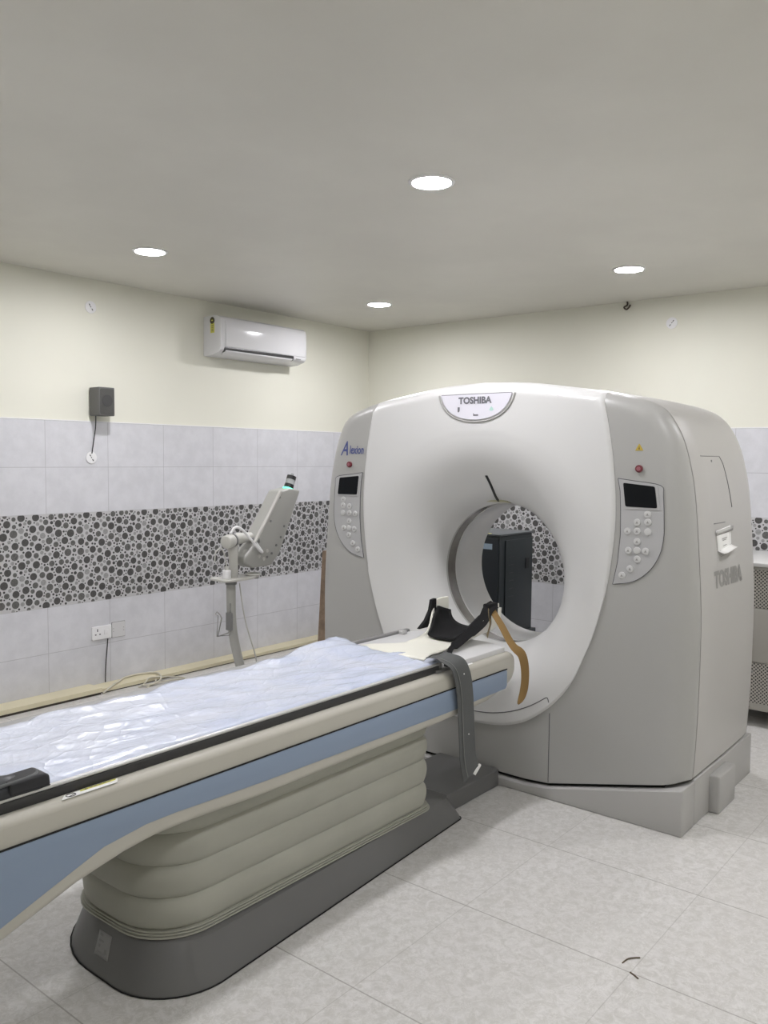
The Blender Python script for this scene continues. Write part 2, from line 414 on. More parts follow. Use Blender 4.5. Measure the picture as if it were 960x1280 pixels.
def Rw(th):
    poly = WBC + []
    c = math.cos(th); t2 = th if c >= 0 else PI - th
    r = ray_hit(poly, t2); return r if r else 9.0
def dist_out(y, z):
    best = 9
    for i in range(len(OUT)-1):
        (a,b),(c,d) = OUT[i], OUT[i+1]; ex, ez = c-a, d-b
        t = max(0, min(1, ((y-a)*ex+(z-b)*ez)/(ex*ex+ez*ez))); q = math.hypot(y-a-ex*t, z-b-ez*t)
        if q < best: best = q
    return best
XS, XF = -2.385, -2.485            # seam plane and front plane
def roundx(d, depth, rad):
    if d >= rad: return depth
    k = 1-d/rad; return depth*math.sqrt(max(0,1-k*k))
def gx(yo, z):
    k = max(0, min(1, (z-1.62)/.2)); k = k*k*(3-2*k)
    return XS - roundx(dist_out(yo,z), XS-XF, .12-.06*k)
def wx(yo, z):
    r = math.hypot(yo, z-ZB); x = gx(yo,z) - .014
    d2 = Rw(math.atan2(z-ZB, yo)) - r
    if d2 < .022: x += .010*(1-max(0,d2)/.022)**2
    s = (r-.36)/(.715-.36)
    if s < 1:
        s = max(0, s); dep = .285; x2 = -2.212 - dep*(1-(1-s)**2.0)**.62
        x = max(x, x2) if s > .9 else x2
    return x
thetas = [2*PI*i/200 - PI/2 for i in range(200)]
for (a,b) in ((1.050,.215),(-1.050,.215),(.42,.066),(-.42,.066)):
    thetas.append(math.atan2(b-ZB, a))
# angles where the white shell reaches the outline
def crossing():
    lo, hi = math.radians(35), math.radians(62)
    for _ in range(50):
        m_ = (lo+hi)/2
        if Rw(m_) < Rout(m_, BOT_F): lo = m_
        else: hi = m_
    return (lo+hi)/2
TCR = crossing(); thetas += [TCR, PI-TCR]
thetas = sorted(set(round((t+PI/2) % (2*PI), 6) for t in thetas)); thetas = [t-PI/2 for t in thetas]
gantry = empty('scanner_gantry', (-2.0,YC,0), 'large white and grey ring-shaped scanner gantry standing on the tiled floor', 'scanner')
def polar(name, matl, fr, fR, fx, rings, power, bot, skirt=None, thick=0):
    V, F = [], []; n = len(thetas); ok = []
    for th in thetas:
        r0, r1 = fr(th), fR(th); ok.append(r1 - r0 > 1e-4)
        r1 = max(r0, r1)
        for k in range(rings+1):
            u = 1-(1-k/rings)**power; r = r0+(r1-r0)*u
            yo, z = r*math.cos(th), ZB + r*math.sin(th)
            V.append((fx(yo,z), YC+yo, z))
    m = rings+1
    for i in range(n):
        j = (i+1) % n
        if not (ok[i] or ok[j]): continue
        for k in range(rings): F.append((i*m+k, i*m+k+1, j*m+k+1, j*m+k))
    if skirt:
        for i in range(n):
            x, y, z = V[i*m+rings]; V.append((x+skirt, y, z))
        for i in range(n):
            j = (i+1) % n
            if ok[i] or ok[j]: F.append((i*m+rings, n*m+i, n*m+j, j*m+rings))
    me_v, me_f = V, F
    o = mesh(name, me_v, me_f, matl, gantry, smooth=38)
    return o
fc = polar('front_cover', GREYP, lambda t: Rw(t)-.012 if Rw(t) < Rout(t,BOT_F) else Rout(t,BOT_F), lambda t: Rout(t,BOT_F), gx, 26, 2.2, BOT_F, skirt=.004)
bm = bmesh.new(); bm.from_mesh(fc.data); bmesh.ops.remove_doubles(bm, verts=bm.verts, dist=1e-5); bm.to_mesh(fc.data); bm.free()
ws = polar('funnel_cover', WHITE, lambda t: .36, lambda t: min(Rw(t), Rout(t,BOT_F)-.0002), wx, 48, 1.7, BOT_F, skirt=.022)
# inner dark core seen through the seams
inner = [(a*.985, ZB+(b-ZB)*.985) for a,b in OUT]
ring_n = len(inner)
rowsI = [[(x, YC+a, b) for a,b in inner] for x in (XS-.03, XS+.05)]
grid_mesh('seam_lining', rowsI, GAP, gantry)
# rear cover
def rear_x(yo, z): return 0
def loft_outline(xs_scale, name, matl):
    rows = []
    loop = OUT + BOT_R[1:1] 
    for x, ins in xs_scale:
        row = []
        for (a,b) in OUT:
            k = 1 - ins/1.06; row.append((x, YC+a*k, (b if b < .5 else ZB+(b-ZB)*(1-ins/.96)) ))
        rows.append(row)
    return rows
rc = loft_outline([(XS+.030,.02),(XS+.018,.010),(XS+.015,.002),(XS+.018,.0),(-2.2,0),(-2.0,.0),(-1.8,.002),(-1.62,.006),(-1.565,.014),(-1.53,.035),(-1.51,.06),(-1.50,.10)], 'rear_cover', GREYR)
n_o = len(OUT)
V = [p for r in rc for p in r]; F = []
for i in range(len(rc)-1):
    for j in range(n_o-1): F.append((i*n_o+j, i*n_o+j+1, (i+1)*n_o+j+1, (i+1)*n_o+j))
for i in range(len(rc)-1): F.append((i*n_o, (i+1)*n_o, (i+1)*n_o+n_o-1, i*n_o+n_o-1))
# back face ring: from outline to the rear funnel mouth
base_i = (len(rc)-1)*n_o; mouth = []
for j,(a,b) in enumerate(OUT):
    th = math.atan2(b-ZB, a); 
    if j < 1: pass
    mouth.append(th)
k0 = len(V)
for r, x in ((.60,-1.50),(.56,-1.60),(.48,-1.74),(.41,-1.835),(.36,-1.86)):
    for th in mouth: V.append((x, YC+r*math.cos(th), ZB+r*math.sin(th)))
for j in range(n_o-1): F.append((base_i+j, base_i+j+1, k0+j+1, k0+j))
for q in range(4):
    for j in range(n_o-1): F.append((k0+q*n_o+j, k0+q*n_o+j+1, k0+(q+1)*n_o+j+1, k0+(q+1)*n_o+j))
# lower part of the back: fan of extra mouth points between the two bottom corners
m2 = 24; a0, a1 = mouth[-1], mouth[0]
if a0 < 0: a0 += 2*PI
angs = [a0 + (a1+2*PI-a0)*i/m2 for i in range(m2+1)]
k1 = len(V)
for i, th in enumerate(angs):
    t = i/m2; yo = -rc[-1][0][1]+0
    yl, yr = rc[-1][-1][1], rc[-1][0][1]
    V.append((-1.50, yl+(yr-yl)*t, .205))
for r, x in ((.60,-1.50),(.56,-1.60),(.48,-1.74),(.41,-1.835),(.36,-1.86)):
    for th in angs: V.append((x, YC+r*math.cos(th), ZB+r*math.sin(th)))
for q in range(5):
    for i in range(m2): F.append((k1+q*(m2+1)+i, k1+q*(m2+1)+i+1, k1+(q+1)*(m2+1)+i+1, k1+(q+1)*(m2+1)+i))
mesh('rear_cover', V, F, GREYR, gantry, smooth=38)
# tunnel
def ringrow(r, x, n=96): return [(x, YC+r*math.cos(2*PI*i/n), ZB+r*math.sin(2*PI*i/n)) for i in range(n)]
grid_mesh('bore_lip', [ringrow(.36,-2.212), ringrow(.3585,-2.208), ringrow(.3585,-2.200), ringrow(.364,-2.198)], GREYP, gantry, closed=True)
grid_mesh('scan_window', [ringrow(.362,-2.199), ringrow(.362,-2.122)], RING, gantry, closed=True)
grid_mesh('bore_tunnel', [ringrow(.364,-2.124), ringrow(.3585,-2.123), ringrow(.3585,-2.112), ringrow(.3600,-2.110), ringrow(.3600,-1.99), ringrow(.3595,-1.985), ringrow(.3595,-1.875), ringrow(.36,-1.86)], WHITE, gantry, closed=True)
# base
bp = [(-1.055,.0),(1.055,.0),(1.055,.200),(.42,.050),(.3,.040),(-.3,.040),(-.42,.050),(-1.055,.200)]
pv, pf = prism_geo([(YC+a,b) for a,b in bp], 'x', -2.512, -2.36)
pv2, pf2 = box_geo((-2.36,YC-1.055,0),(-1.54,YC+1.055,.204))
v, f, m_ = join_geo([(pv,pf),(pv2,pf2)])
mesh('floor_base', v, f, GREYB, gantry, smooth=35, bevel=.006)
gv, gf = prism_geo([(YC+a,b) for a,b in [(-.96,.17),(-.42,.04),(.42,.04),(.96,.17),(.96,.24),(-.96,.24)]], 'x', -2.462, -2.40)
gv2, gf2 = box_geo((-2.40,YC-1.0,.15),(-1.60,YC+1.0,.22))
v, f, m_ = join_geo([(gv,gf),(gv2,gf2)]); mesh('base_gap', v, f, GAP, gantry)
for s in (-1,1):
    y0, y1 = (YC-1.10, YC-1.05) if s < 0 else (YC+1.05, YC+1.10)
    box('floor_anchor_cover', (-2.17,y0,.0), (-1.94,y1,.170), GREYB, gantry, bevel=.008)
# floor shadow line is the real gap under the base plate (rubber strip)
# surface helpers for marks
def on_front(pts, eps, white=False):
    f_ = wx if white else gx
    return [(f_(p[0],p[1])-eps, YC+p[0], p[1]) for p in pts]
def groove(name, pts, r, matl, parent, white=False, closed=False, eps=.0):
    pp = on_front(pts, eps, white)
    if closed: pp = pp + pp[:1]
    return tube(name, pp, r, matl, parent, seg=6)
# lower white band seam and removable panel seams
arc = [(.655*math.sin(a), ZB-.655*math.cos(a)) for a in [math.radians(-37+74*i/40) for i in range(41)]]
e = arc[-1]; 
right = catmull([(e[0],e[1],0),(e[0]+.018,e[1]+.008,0),(e[0]+.028,e[1]-.012,0)],4)
lineW = [(-p.x,p.y) for p in reversed(right)] + arc + [(p.x,p.y) for p in right]
groove('panel_seam', lineW, .0022, DLINE, ws, white=True)
for s in (-1,1):
    groove('panel_seam', [(s*.422, .455-.385*i/20) for i in range(3,21)], .0018, DLINE, fc)
# logo badge at the top
cres = [(.202,1.882),(.19,1.85),(.165,1.815),(.125,1.786),(.07,1.767),(0,1.760),(-.07,1.767),(-.125,1.786),(-.165,1.815),(-.19,1.85),(-.202,1.882)]
def fill_front(name, poly, eps, matl, parent, thick=.004, white=True):
    """conforming plate: subdivided polygon on the front surface with a rim"""
    bm = bmesh.new(); vs = [bm.verts.new((0,p[0],p[1])) for p in poly]; bm.faces.new(vs); bm.faces.ensure_lookup_table(); bm.faces[0].normal_update()
    bmesh.ops.triangulate(bm, faces=bm.faces, ngon_method='EAR_CLIP')
    for _ in range(2): bmesh.ops.subdivide_edges(bm, edges=bm.edges[:], cuts=1, use_grid_fill=False); 
    r = bmesh.ops.extrude_face_region(bm, geom=bm.faces[:])
    top = set(g for g in r['geom'] if isinstance(g, bmesh.types.BMVert))
    f_ = wx if white else gx
    for v_ in bm.verts:
        x = f_(v_.co.y, v_.co.z); v_.co.x = x - (eps+thick if v_ in top else eps-.004); v_.co.y += YC
    me = bpy.data.meshes.new(name); bmesh.ops.recalc_face_normals(bm, faces=bm.faces); bm.to_mesh(me); bm.free(); me.materials.append(matl)
    me.polygons.foreach_set('use_smooth',[True]*len(me.polygons)); me.set_sharp_from_angle(angle=math.radians(35))
    o = bpy.data.objects.new(name, me); link(o); attach(o, parent); return o
csm = [(p.x,p.y) for p in catmull([(a,b,0) for a,b in cres],5)]
logo = fill_front('logo_badge', csm, .001, LOGOBG, gantry, .006)
crim = [(a*1.07 if abs(a) < 1 else a, 1.885-(1.885-b)*1.08) for a,b in csm]
groove('badge_rim', [(-.255,1.925),(-.235,1.905)][::-1][:0] + crim, .0055, GREYP, logo, white=True, eps=.0)
groove('badge_line', [(-.2+.4*i/12,1.883) for i in range(13)], .0018, INK, logo, white=True, eps=.006)
def fit_front(name, s, y0, y1, z0, z1, matl, parent, bold, white, eps, shear=0):
    V_, F_ = text_geo(s, 1.0, bold, shear)
    a0, a1 = min(v.x for v in V_), max(v.x for v in V_); b0, b1 = min(v.y for v in V_), max(v.y for v in V_); f_ = wx if white else gx
    P_ = []
    for v_ in V_:
        yo = y0 + (v_.x-a0)/(a1-a0)*(y1-y0); z = z0 + (v_.y-b0)/(b1-b0)*(z1-z0); P_.append((f_(yo,z)-eps, YC+yo, z))
    return mesh(name, P_, F_, matl, parent)
def letter_front(name, s, size, yc_, zc_, matl, parent, bold, white, eps, shear=0, sx=1, flip=-1):
    V_, F_ = text_geo(s, size, bold, shear)
    P_ = []
    for v_ in V_:
        yo = yc_ - v_.x*sx; z = zc_ + v_.y       # text reads towards -y when seen from -x
        f_ = wx if white else gx
        P_.append((f_(yo,z)-eps, YC+yo, z))
    return mesh(name, P_, F_, matl, parent)
fit_front('badge_lettering', 'TOSHIBA', .096, -.094, 1.836, 1.870, INK, logo, .045, True, .0085)
for k,(yo,z) in enumerate(((.095,1.808),(.095,1.826))):
    pass
fill_front('badge_icon', [(.101,1.822),(.089,1.822),(.089,1.806),(.093,1.798),(.101,1.798)], .007, INK, logo, .001)
fill_front('badge_icon', [(.010,1.792),(.004,1.785),(-.018,1.785),(-.018,1.778),(.010,1.778)], .007, INK, logo, .001)
fill_front('badge_icon', [(-.080,1.806),(-.092,1.822),(-.104,1.806),(-.098,1.800),(-.086,1.800)], .007, TEALINK, logo, .001)
# control panels
PANP = [(.727,1.492),(.80,1.483),(.915,1.466),(.928,1.42),(.934,1.322),(.935,1.25),(.922,1.18),(.888,1.116),(.84,1.07),(.79,1.045),(.715,1.030)]
# inner edge follows the white shell
inn = [(.715,1.03),(.735,1.13),(.745,1.25),(.743,1.36),(.738,1.44)]
poly_r = [(p.x,p.y) for p in catmull([(a,b,0) for a,b in PANP],4)] + inn[1:]
SCRP = [(.752,1.474),(.892,1.461),(.905,1.370),(.765,1.372)]
BTN = [(.864,1.342),(.819,1.306),(.866,1.309),(.777,1.266),(.820,1.268),(.867,1.268),(.821,1.224),(.783,1.183),(.822,1.186),(.860,1.185),(.823,1.148),(.793,1.104),(.757,1.073)]
def rounded_poly(P, r, k=4):
    out = []
    n = len(P)
    for i in range(n):
        a, b, c = Vector(P[i-1]), Vector(P[i]), Vector(P[(i+1)%n])
        p = b+(a-b).normalized()*r; q = b+(c-b).normalized()*r
        for t in range(k+1):
            t /= k; out.append(tuple((1-t)**2*p+2*t*(1-t)*b+t*t*q))
    return out
for s in (-1,1):     # s = -1: right-hand panel in the picture
    side = lambda pts: [(s*a,b) for a,b in pts]
    # the right-hand side of the machine lies towards -y
    pan = fill_front('control_panel', side(poly_r), .001, PANEL, gantry, .0025, white=False)
    pan['label'] = 'control panel with black display and round keys, %s of the bore' % ('right' if s < 0 else 'left')
    groove('panel_outline', side(poly_r), .0016, DLINE, pan, closed=True, eps=.003)
    bez = fill_front('display_bezel', side(rounded_poly([(.742,1.483),(.902,1.468),(.916,1.362),(.756,1.362)], .012)), .003, PANEL, pan, .0025, white=False)
    fill_front('display', side(rounded_poly(SCRP, .008)), .005, SCREEN, pan, .002, white=False)
    for k,(a,b) in enumerate(BTN):
        x = gx(s*a, b)
        v1_, f1_ = cyl_geo((x-.002,YC+s*a,b),(x-.008,YC+s*a,b),.0155,20); 
        o = mesh('button', v1_, f1_, BUTTON, pan, smooth=40, bevel=.002)
    for k in range(2):
        a, b = BTN[6][0]+(.003 if k else 0), (BTN[6][1]+BTN[10][1])/2
    # key symbols
    for k,(a,b) in enumerate(BTN):
        if k in (5,8): continue
        x = gx(s*a, b) - .0085
        q = .006
        mesh('key_symbol', [(x,YC+s*a-q,b-q*.8),(x,YC+s*a+q,b-q*.8),(x,YC+s*a,b+q)], [(0,1,2)], INKL, pan)
    x = gx(s*.821, 1.535)
    st = cyl('stop_button', (x+.002,YC+s*.821,1.535), (x-.012,YC+s*.821,1.535), .016, RED, gantry, bevel=.003)
    cyl('button_cap', (x-.011,YC+s*.821,1.535), (x-.0135,YC+s*.821,1.535), .009, PINK, st)
wt = fill_front('warning_sticker', [(-.800,1.612),(-.836,1.612),(-.817,1.642)], .0005, GOLD, gantry, .0008, white=False)
fill_front('sticker_mark', [(-.815,1.617),(-.820,1.617),(-.8175,1.632)], .0012, BLACK, wt, .0006, white=False)
fit_front('model_lettering', 'lexion', .824, .722, 1.592, 1.638, BLUEINK, gantry, .022, False, .0015, shear=.2)
fit_front('model_lettering', 'A', .892, .836, 1.584, 1.662, BLUEINK, gantry, .012, False, .0015, shear=.45)
# laser slot and tape at the top of the funnel
sl = catmull([(-.022,1.490,0),(-.026,1.455,0),(-.022,1.42,0),(-.012,1.39,0),(.0,1.362,0)],6)
sl = [(p.x,p.y) for p in sl]
groove('laser_slot', sl, .0075, BLACK, gantry, white=True, eps=0)
tp = fill_front('yellowed_tape', [(.075,1.352),(.04,1.362),(-.02,1.366),(-.055,1.362),(-.07,1.350),(-.03,1.352),(.03,1.352)], .002, TAPE, gantry, .003)
# right side face: seam lines, service flap, lettering, paper
def hw(z):
    for i in range(len(half)-1):
        if half[i][1] <= z <= half[i+1][1]:
            t = (z-half[i][1])/(half[i+1][1]-half[i][1]); return half[i][0]+(half[i+1][0]-half[i][0])*t
    return half[0][0]
def on_side(x, z, eps): 
    k = 1
    return (x, YC-hw(z)-eps, z)
flap = [(-2.235,1.592),(-1.985,1.592),(-1.955,1.56),(-1.90,1.33)]
pp = []
for i in range(len(flap)-1):
    for t in range(8):
        a, b = flap[i], flap[i+1]; pp.append(on_side(a[0]+(b[0]-a[0])*t/8, a[1]+(b[1]-a[1])*t/8, .0005))
tube('flap_seam', pp, .0018, MIDGREY, gantry, seg=6)
tube('flap_seam', [on_side(x, 1.295, .0005) for x in (-2.17,-2.09,-2.02)], .0022, MIDGREY, gantry, seg=6)
cyl('flap_screw', on_side(-2.105,1.57,-.002), on_side(-2.105,1.57,.0015), .006, MIDGREY, gantry)
V_, F_ = text_geo('TOSHIBA', .098, .0055)
mx = max(v.x for v in V_)
mesh('side_lettering', [on_side(-2.005 + v.x*(.20/mx), 1.045 + v.y*.98, .0012) for v in V_], F_, INKL, gantry)
# the back grommet
cyl('side_screw', on_side(-1.60,.53,-.002), on_side(-1.60,.53,.002), .006, MIDGREY, gantry)

# paper note taped on the side
rows = []
for i in range(13):
    z = 1.262 - i*.0098; rows.append([])
    for j in range(5):
        x = -2.15 + .20*j/4 + .012*(i/12); curl = 0.002 + (.028*max(0,(i-9)/3)**1.5 if i > 9 else 0) + .004*math.sin(j*1.3)*i/12
        zz = z + (.006*(i-9) if i > 9 else 0) + .004*j
        p = on_side(x, zz, curl); rows[-1].append(p)
note = empty('paper_note', on_side(-2.05,1.15,.002), 'small white printed paper taped to the right side of the scanner', 'paper note')
grid_mesh('sheet', rows, PAPER, note, thick=.0006)
for i,(z,x0,x1) in enumerate(((1.222,-2.09,-2.02),(1.214,-2.085,-2.03),(1.190,-2.08,-2.03),(1.172,-2.125,-2.0),(1.163,-2.12,-2.01),(1.154,-2.125,-1.99),(1.146,-2.12,-2.04))):
    P_ = [on_side(x,zz,.0062) for x,zz in ((x0,z),(x1,z+.004),(x1,z+.007),(x0,z+.003))]
    mesh('printed_line', P_, [(0,1,2,3)], INKL, note)
rowt = [[on_side(-2.16+.24*j/6, 1.262-.022*i+.012*j/6, (.0065,.0035)[i]) for j in range(7)] for i in range(2)]
grid_mesh('clear_tape', rowt, mat('clear_tape', (.50,.495,.48), rough=.2), note, thick=.0004)

# ------------------------------------------------------------------ patient table
table = empty('patient_table', (-3.85,YC,0), 'long beige and blue patient table on a bellows pedestal in front of the scanner', 'scanner table')
YN, YF = -3.13, -2.47
# pedestal base: lower outline -> upper outline loft
def blob(x0, x1, yh0, yh1, rl, rr, n=10, rf=None):
    """rounded outline; yh0 half width at left end, yh1 at right end"""
    pts = []
    for i in range(n+1):
        a = PI/2 + PI*i/n/1.0 if False else None
    def corner(cx, cy, r, a0): return [(cx+r*math.cos(math.radians(a0+90*i/n)), cy+r*math.sin(math.radians(a0+90*i/n))) for i in range(n+1)]
    pts += corner(x1-rr, yh1-rr, rr, 0); rf = rf or rl; pts += corner(x0+rf, yh0-rf, rf, 90)
    pts += corner(x0+rl, -yh0+rl, rl, 180); pts += corner(x1-rr, -yh1+rr, rr, 270)
    return [(a, YC+b) for a,b in pts]
lo = blob(-4.592,-2.935,.348,.250,.22,.03,rf=.33); mid = blob(-4.589,-2.937,.345,.247,.218,.03,rf=.328); hi_ = blob(-4.535,-3.02,.290,.245,.20,.05,rf=.25); hi2 = blob(-4.53,-3.04,.27,.23,.19,.05)
rows = [[(x,y,0) for x,y in lo], [(x,y,.012) for x,y in mid], [(x,y,.125) for x,y in hi_], [(x,y,.132) for x,y in hi2], [(-3.8+(x+3.8)*.05,YC+(y-YC)*.05,.132) for x,y in hi2]]
grid_mesh('pedestal_base', rows, DKGREY, table, closed=True, smooth=35)
tube('base_gasket', [(x,y,.003) for x,y in blob(-4.594,-2.933,.350,.252,.222,.03,rf=.332)]+[(lo[0][0],lo[0][1],.003)], .0022, GAP, table, seg=6)
box('docking_plate', (-3.1,YC-.175,0), (-2.515,YC+.175,.085), DKGREY, table, bevel=.008)
# bellows
def bel(x0, x1, yh, r): return blob(x0, x1, yh, yh, r, .07, 8)
rows = []
z0, z1, NF = .150, .570, 4.3
seq = []
for k in range(int(NF*12)+1):
    t = k/12; ph = t - math.floor(t); z = z0+(z1-z0)*t/NF
    out_ = (ph**.45)*(1-ph**4)*.019 if 0 < ph < 1 else 0
    seq.append((z, out_))
for z, out_ in seq:
    g = .0 if z < .3 else (z-.3)*.10
    rows.append([(x,y,z) for x,y in bel(-4.525-out_+g*.2, -3.195+out_, .252+out_, .19)])
grid_mesh('bellows', rows, BELL, table, closed=True, smooth=70)
for k,(z,o_) in enumerate(((.134,.022),(.141,.018),(.148,.015))):
    rr = [[(x,y,zz) for x,y in bel(-4.52-q, -3.19+q, .25+q, .19)] for zz,q in ((z,o_-.02),(z,o_),(z+.0045,o_),(z+.0045,o_-.02))]
    grid_mesh('bellows_plate', rr, BELL, table, closed=True, smooth=30)
# couch frame
prof = [(-5.75,.705),(-2.685,.705),(-2.648,.690),(-2.640,.66),(-2.640,.612),(-2.665,.575),(-2.73,.545),(-2.87,.518),(-3.2,.508),(-4.2,.508),(-4.45,.518),(-4.58,.517),(-4.68,.505),(-4.82,.475),(-5.03,.405),(-5.3,.29),(-5.75,.12)]
prism('table_frame', prof, 'y', YN, YF, BEIGE, table, bevel=.022, bseg=4)
bp_ = [(-5.75,.634),(-2.735,.634),(-2.722,.624),(-2.722,.560),(-2.735,.549),(-3.2,.543),(-4.2,.556),(-4.52,.566),(-4.62,.565),(-4.75,.548),(-4.9,.495),(-5.03,.447),(-5.3,.34),(-5.75,.19)]
for y0,y1 in ((YN-.004,YN+.004),(YF-.004,YF+.004)):
    pnl = prism('side_panel', bp_, 'y', y0, y1, BLUE, table, bevel=.0025, bseg=2)
    yy = y0 if y0 < YC else y1
    box('panel_gap', (-5.75,min(yy,yy+.0)-.0015,.634), (-2.725,yy+.0015,.638), GAP, pnl)
    gl = catmull([(-5.6,yy,.27),(-5.03,yy,.475),(-4.75,yy,.572),(-4.5,yy,.592),(-4.2,yy,.592),(-3.6,yy,.588),(-2.76,yy,.583)],6)
# tabletop
ty0, ty1 = -3.085, -2.52
tp_sec = [(ty0,.712),(ty0,.736),(ty0+.006,.744),(ty0+.03,.744),(ty0+.06,.738),(YC,.728),(ty1-.06,.738),(ty1-.03,.744),(ty1-.006,.744),(ty1,.736),(ty1,.712)]
prism('tabletop', tp_sec, 'x', -5.75, -3.16, TTOP, table)
box('tabletop_rail', (-5.75,ty0-.008,.702), (-3.19,ty0+.003,.731), RAILB, table, bevel=.003)
tube('tabletop_edge', [(-5.75,ty0-.004,.7375),(-3.19,ty0-.004,.7375)], .0065, ALU, table, seg=8)
box('tabletop_rail', (-5.75,ty1-.003,.700), (-3.20,ty1+.010,.7335), RAILB, table, bevel=.003)
# head end: pale tray, recess and rails
prism('head_tray', [(-3.03,-3.105),(-2.70,-3.105),(-2.66,-2.98),(-2.66,-2.60),(-2.72,-2.57),(-3.10,-2.57),(-3.12,-3.0)], 'z', .703, .728, TRAY, table, bevel=.004)
box('head_rail', (-3.14,-2.568,.70), (-2.70,-2.545,.738), MIDGREY, table, bevel=.004)
prism('head_recess', [(-3.22,-3.10),(-3.02,-3.112),(-3.12,-3.02),(-3.22,-2.98)], 'z', .702, .716, MIDGREY, table)
box('latch_block', (-3.135,-3.095,.703), (-3.10,-3.075,.742), RAILB, table, bevel=.003)
lv = box('latch_lever', (-2.80,-2.60,.728), (-2.765,-2.575,.745), ALU, table, bevel=.003)
prism('white_sticker', [(-3.10,-3.118),(-2.98,-3.118),(-2.955,-3.094),(-3.08,-3.094)], 'z', .7045, .7056, PAPER, table, smooth=None)
ys = prism('yellow_sticker', [(-3.105,-3.118),(-3.06,-3.118),(-3.05,-3.105),(-3.09,-3.105)], 'z', .7055, .7062, YEL, table, smooth=None)
# caution label on the near rail
cl = prism('caution_label', [(-4.86,-3.122),(-4.70,-3.122),(-4.685,-3.099),(-4.84,-3.099)], 'z', .7045, .7056, PAPER, table, smooth=None)
cl['label'] = 'white and yellow caution label'
prism('yellow_band', [(-4.80,-3.107),(-4.697,-3.107),(-4.69,-3.099),(-4.795,-3.099)], 'z', .7056, .7062, YEL, cl, smooth=None)
tube('prohibition_ring', [(-4.828+.013*math.cos(a*PI/10), -3.1105+.009*math.sin(a*PI/10), .7062) for a in range(21)]+[(-4.838,-3.1165,.7062)], .0010, BLACK, cl, seg=5)
prism('warning_mark', [(-4.787,-3.106),(-4.777,-3.106),(-4.782,-3.100)], 'z', .7062, .7067, BLACK, cl, smooth=None)
for k in range(5):
    a = -4.77 + k*.013; prism('print_mark', [(a,-3.104),(a+.009,-3.104),(a+.009,-3.1015),(a,-3.1015)], 'z', .7062, .7066, INK, cl, smooth=None)
# rating plate on sloping base end
def slope_pt(u, v, eps=.0015):
    """u along the outline, v up the slope (0..1) on the left end of the base"""
    i0 = int(u); t = u-i0
    a = Vector((*mid[i0],.012)).lerp(Vector((*mid[i0+1],.012)), t); b = Vector((*hi_[i0],.125)).lerp(Vector((*hi_[i0+1],.125)), t)
    nrm = Vector((-.62,-.32,.72)).normalized()
    return a.lerp(b, v) + nrm*eps
pl_u = (21.12, 21.62)
rows = [[slope_pt(pl_u[0]+(pl_u[1]-pl_u[0])*j/6, .30+.52*i/4, .0025) for j in range(7)] for i in range(5)]
rp = grid_mesh('rating_plate', rows, mat('plate_grey', (.27,.27,.27), rough=.4), table, thick=.001)
for (ua,ub,va,vb) in ((21.2,21.32,.72,.78),(21.2,21.38,.60,.65),(21.45,21.54,.40,.50),(21.15,21.5,.34,.37),(21.2,21.28,.48,.54)):
    mesh('plate_print', [slope_pt(ua,va,.0045),slope_pt(ub,va,.0045),slope_pt(ub,vb,.0045),slope_pt(ua,vb,.0045)], [(0,1,2,3)], MIDGREY, rp)

# ------------------------------------------------------------------ things on the table
from mathutils import noise as MN
def film_z(x, y):
    z = .748 + .010*MN.noise(Vector((x*5, y*7, 0))) + .005*MN.noise(Vector((x*13+y*6, y*19, 3)))
    far = max(0, (y+2.80)/.22); z += .012*far*far
    b = math.exp(-((x+3.33)/.17)**2)*max(0,(y+3.0)/.4)**1.2*.036
    z += b
    # long diagonal creases
    z += .006*max(0, 1-abs(((x*.9+y*2.4)*3.1) % 1-.5)*6)
    return z
rows = []
nx = 150; ny = 34
for i in range(nx+1):
    t = i/nx; row = []
    for j in range(ny+1):
        s_ = j/ny
        y = -3.088 + (.505+.012*math.sin(t*30)+.008*math.sin(t*71))*s_
        xe = -3.17 + .02*math.sin(s_*9) - .17*max(0, s_-.25)**1.3*1.2 + .05*math.exp(-((s_-.95)/.12)**2)
        x = -5.75 + (xe+5.75)*t
        z = film_z(x, y)
        if j == ny: z -= .010
        e_ = min(1, s_/.10); z = .7485*(1-e_)+z*e_
        row.append((x, y, max(z, .7475) if j else .740))
    rows.append(row)
film = grid_mesh('plastic_sheet', rows, FILM, smooth=180, thick=.0012)
tag(film, 'crinkled translucent bluish plastic sheet spread over the patient table', 'plastic sheet')

# head holder
hh = empty('head_holder', (-2.85,-2.83,.73), 'cream head holder cup with black foam at the scanner end of the table', 'head holder')
def U_row(x, yc, w, z0, hgt, n=22, flare=0):
    out = []
    for i in range(n+1):
        a = -1+2*i/n; s_ = abs(a)
        # flat floor then rising walls
        if hgt < .005: y = w*a; z = z0
        else:
            k = .5; y = w*(math.sin(a*PI/2))*(1+flare*s_); z = z0 + hgt*(1-math.cos(s_*PI/2))**1.0 if s_ < .999 else z0+hgt
            z = z0 + hgt*max(0,(s_-.12)/.88)**2.1
        out.append((x, yc+y, z))
    return out
st = [(-3.23,-2.86,.185,.757,.0),(-3.16,-2.85,.165,.756,.0),(-3.10,-2.85,.140,.752,.0),(-3.04,-2.86,.120,.748,.0),(-2.98,-2.865,.108,.745,.004),(-2.92,-2.865,.100,.743,.010),(-2.86,-2.86,.098,.741,.018),(-2.80,-2.855,.105,.739,.030),(-2.75,-2.85,.120,.739,.055),(-2.71,-2.845,.135,.739,.085),(-2.67,-2.84,.148,.740,.118),(-2.64,-2.835,.152,.741,.132),(-2.54,-2.83,.150,.742,.130)]
st2 = []
P4 = catmull([(a,b,c) for a,b,c,_,_ in st],3); Q4 = catmull([(d,e_,0) for _,_,_,d,e_ in st],3)
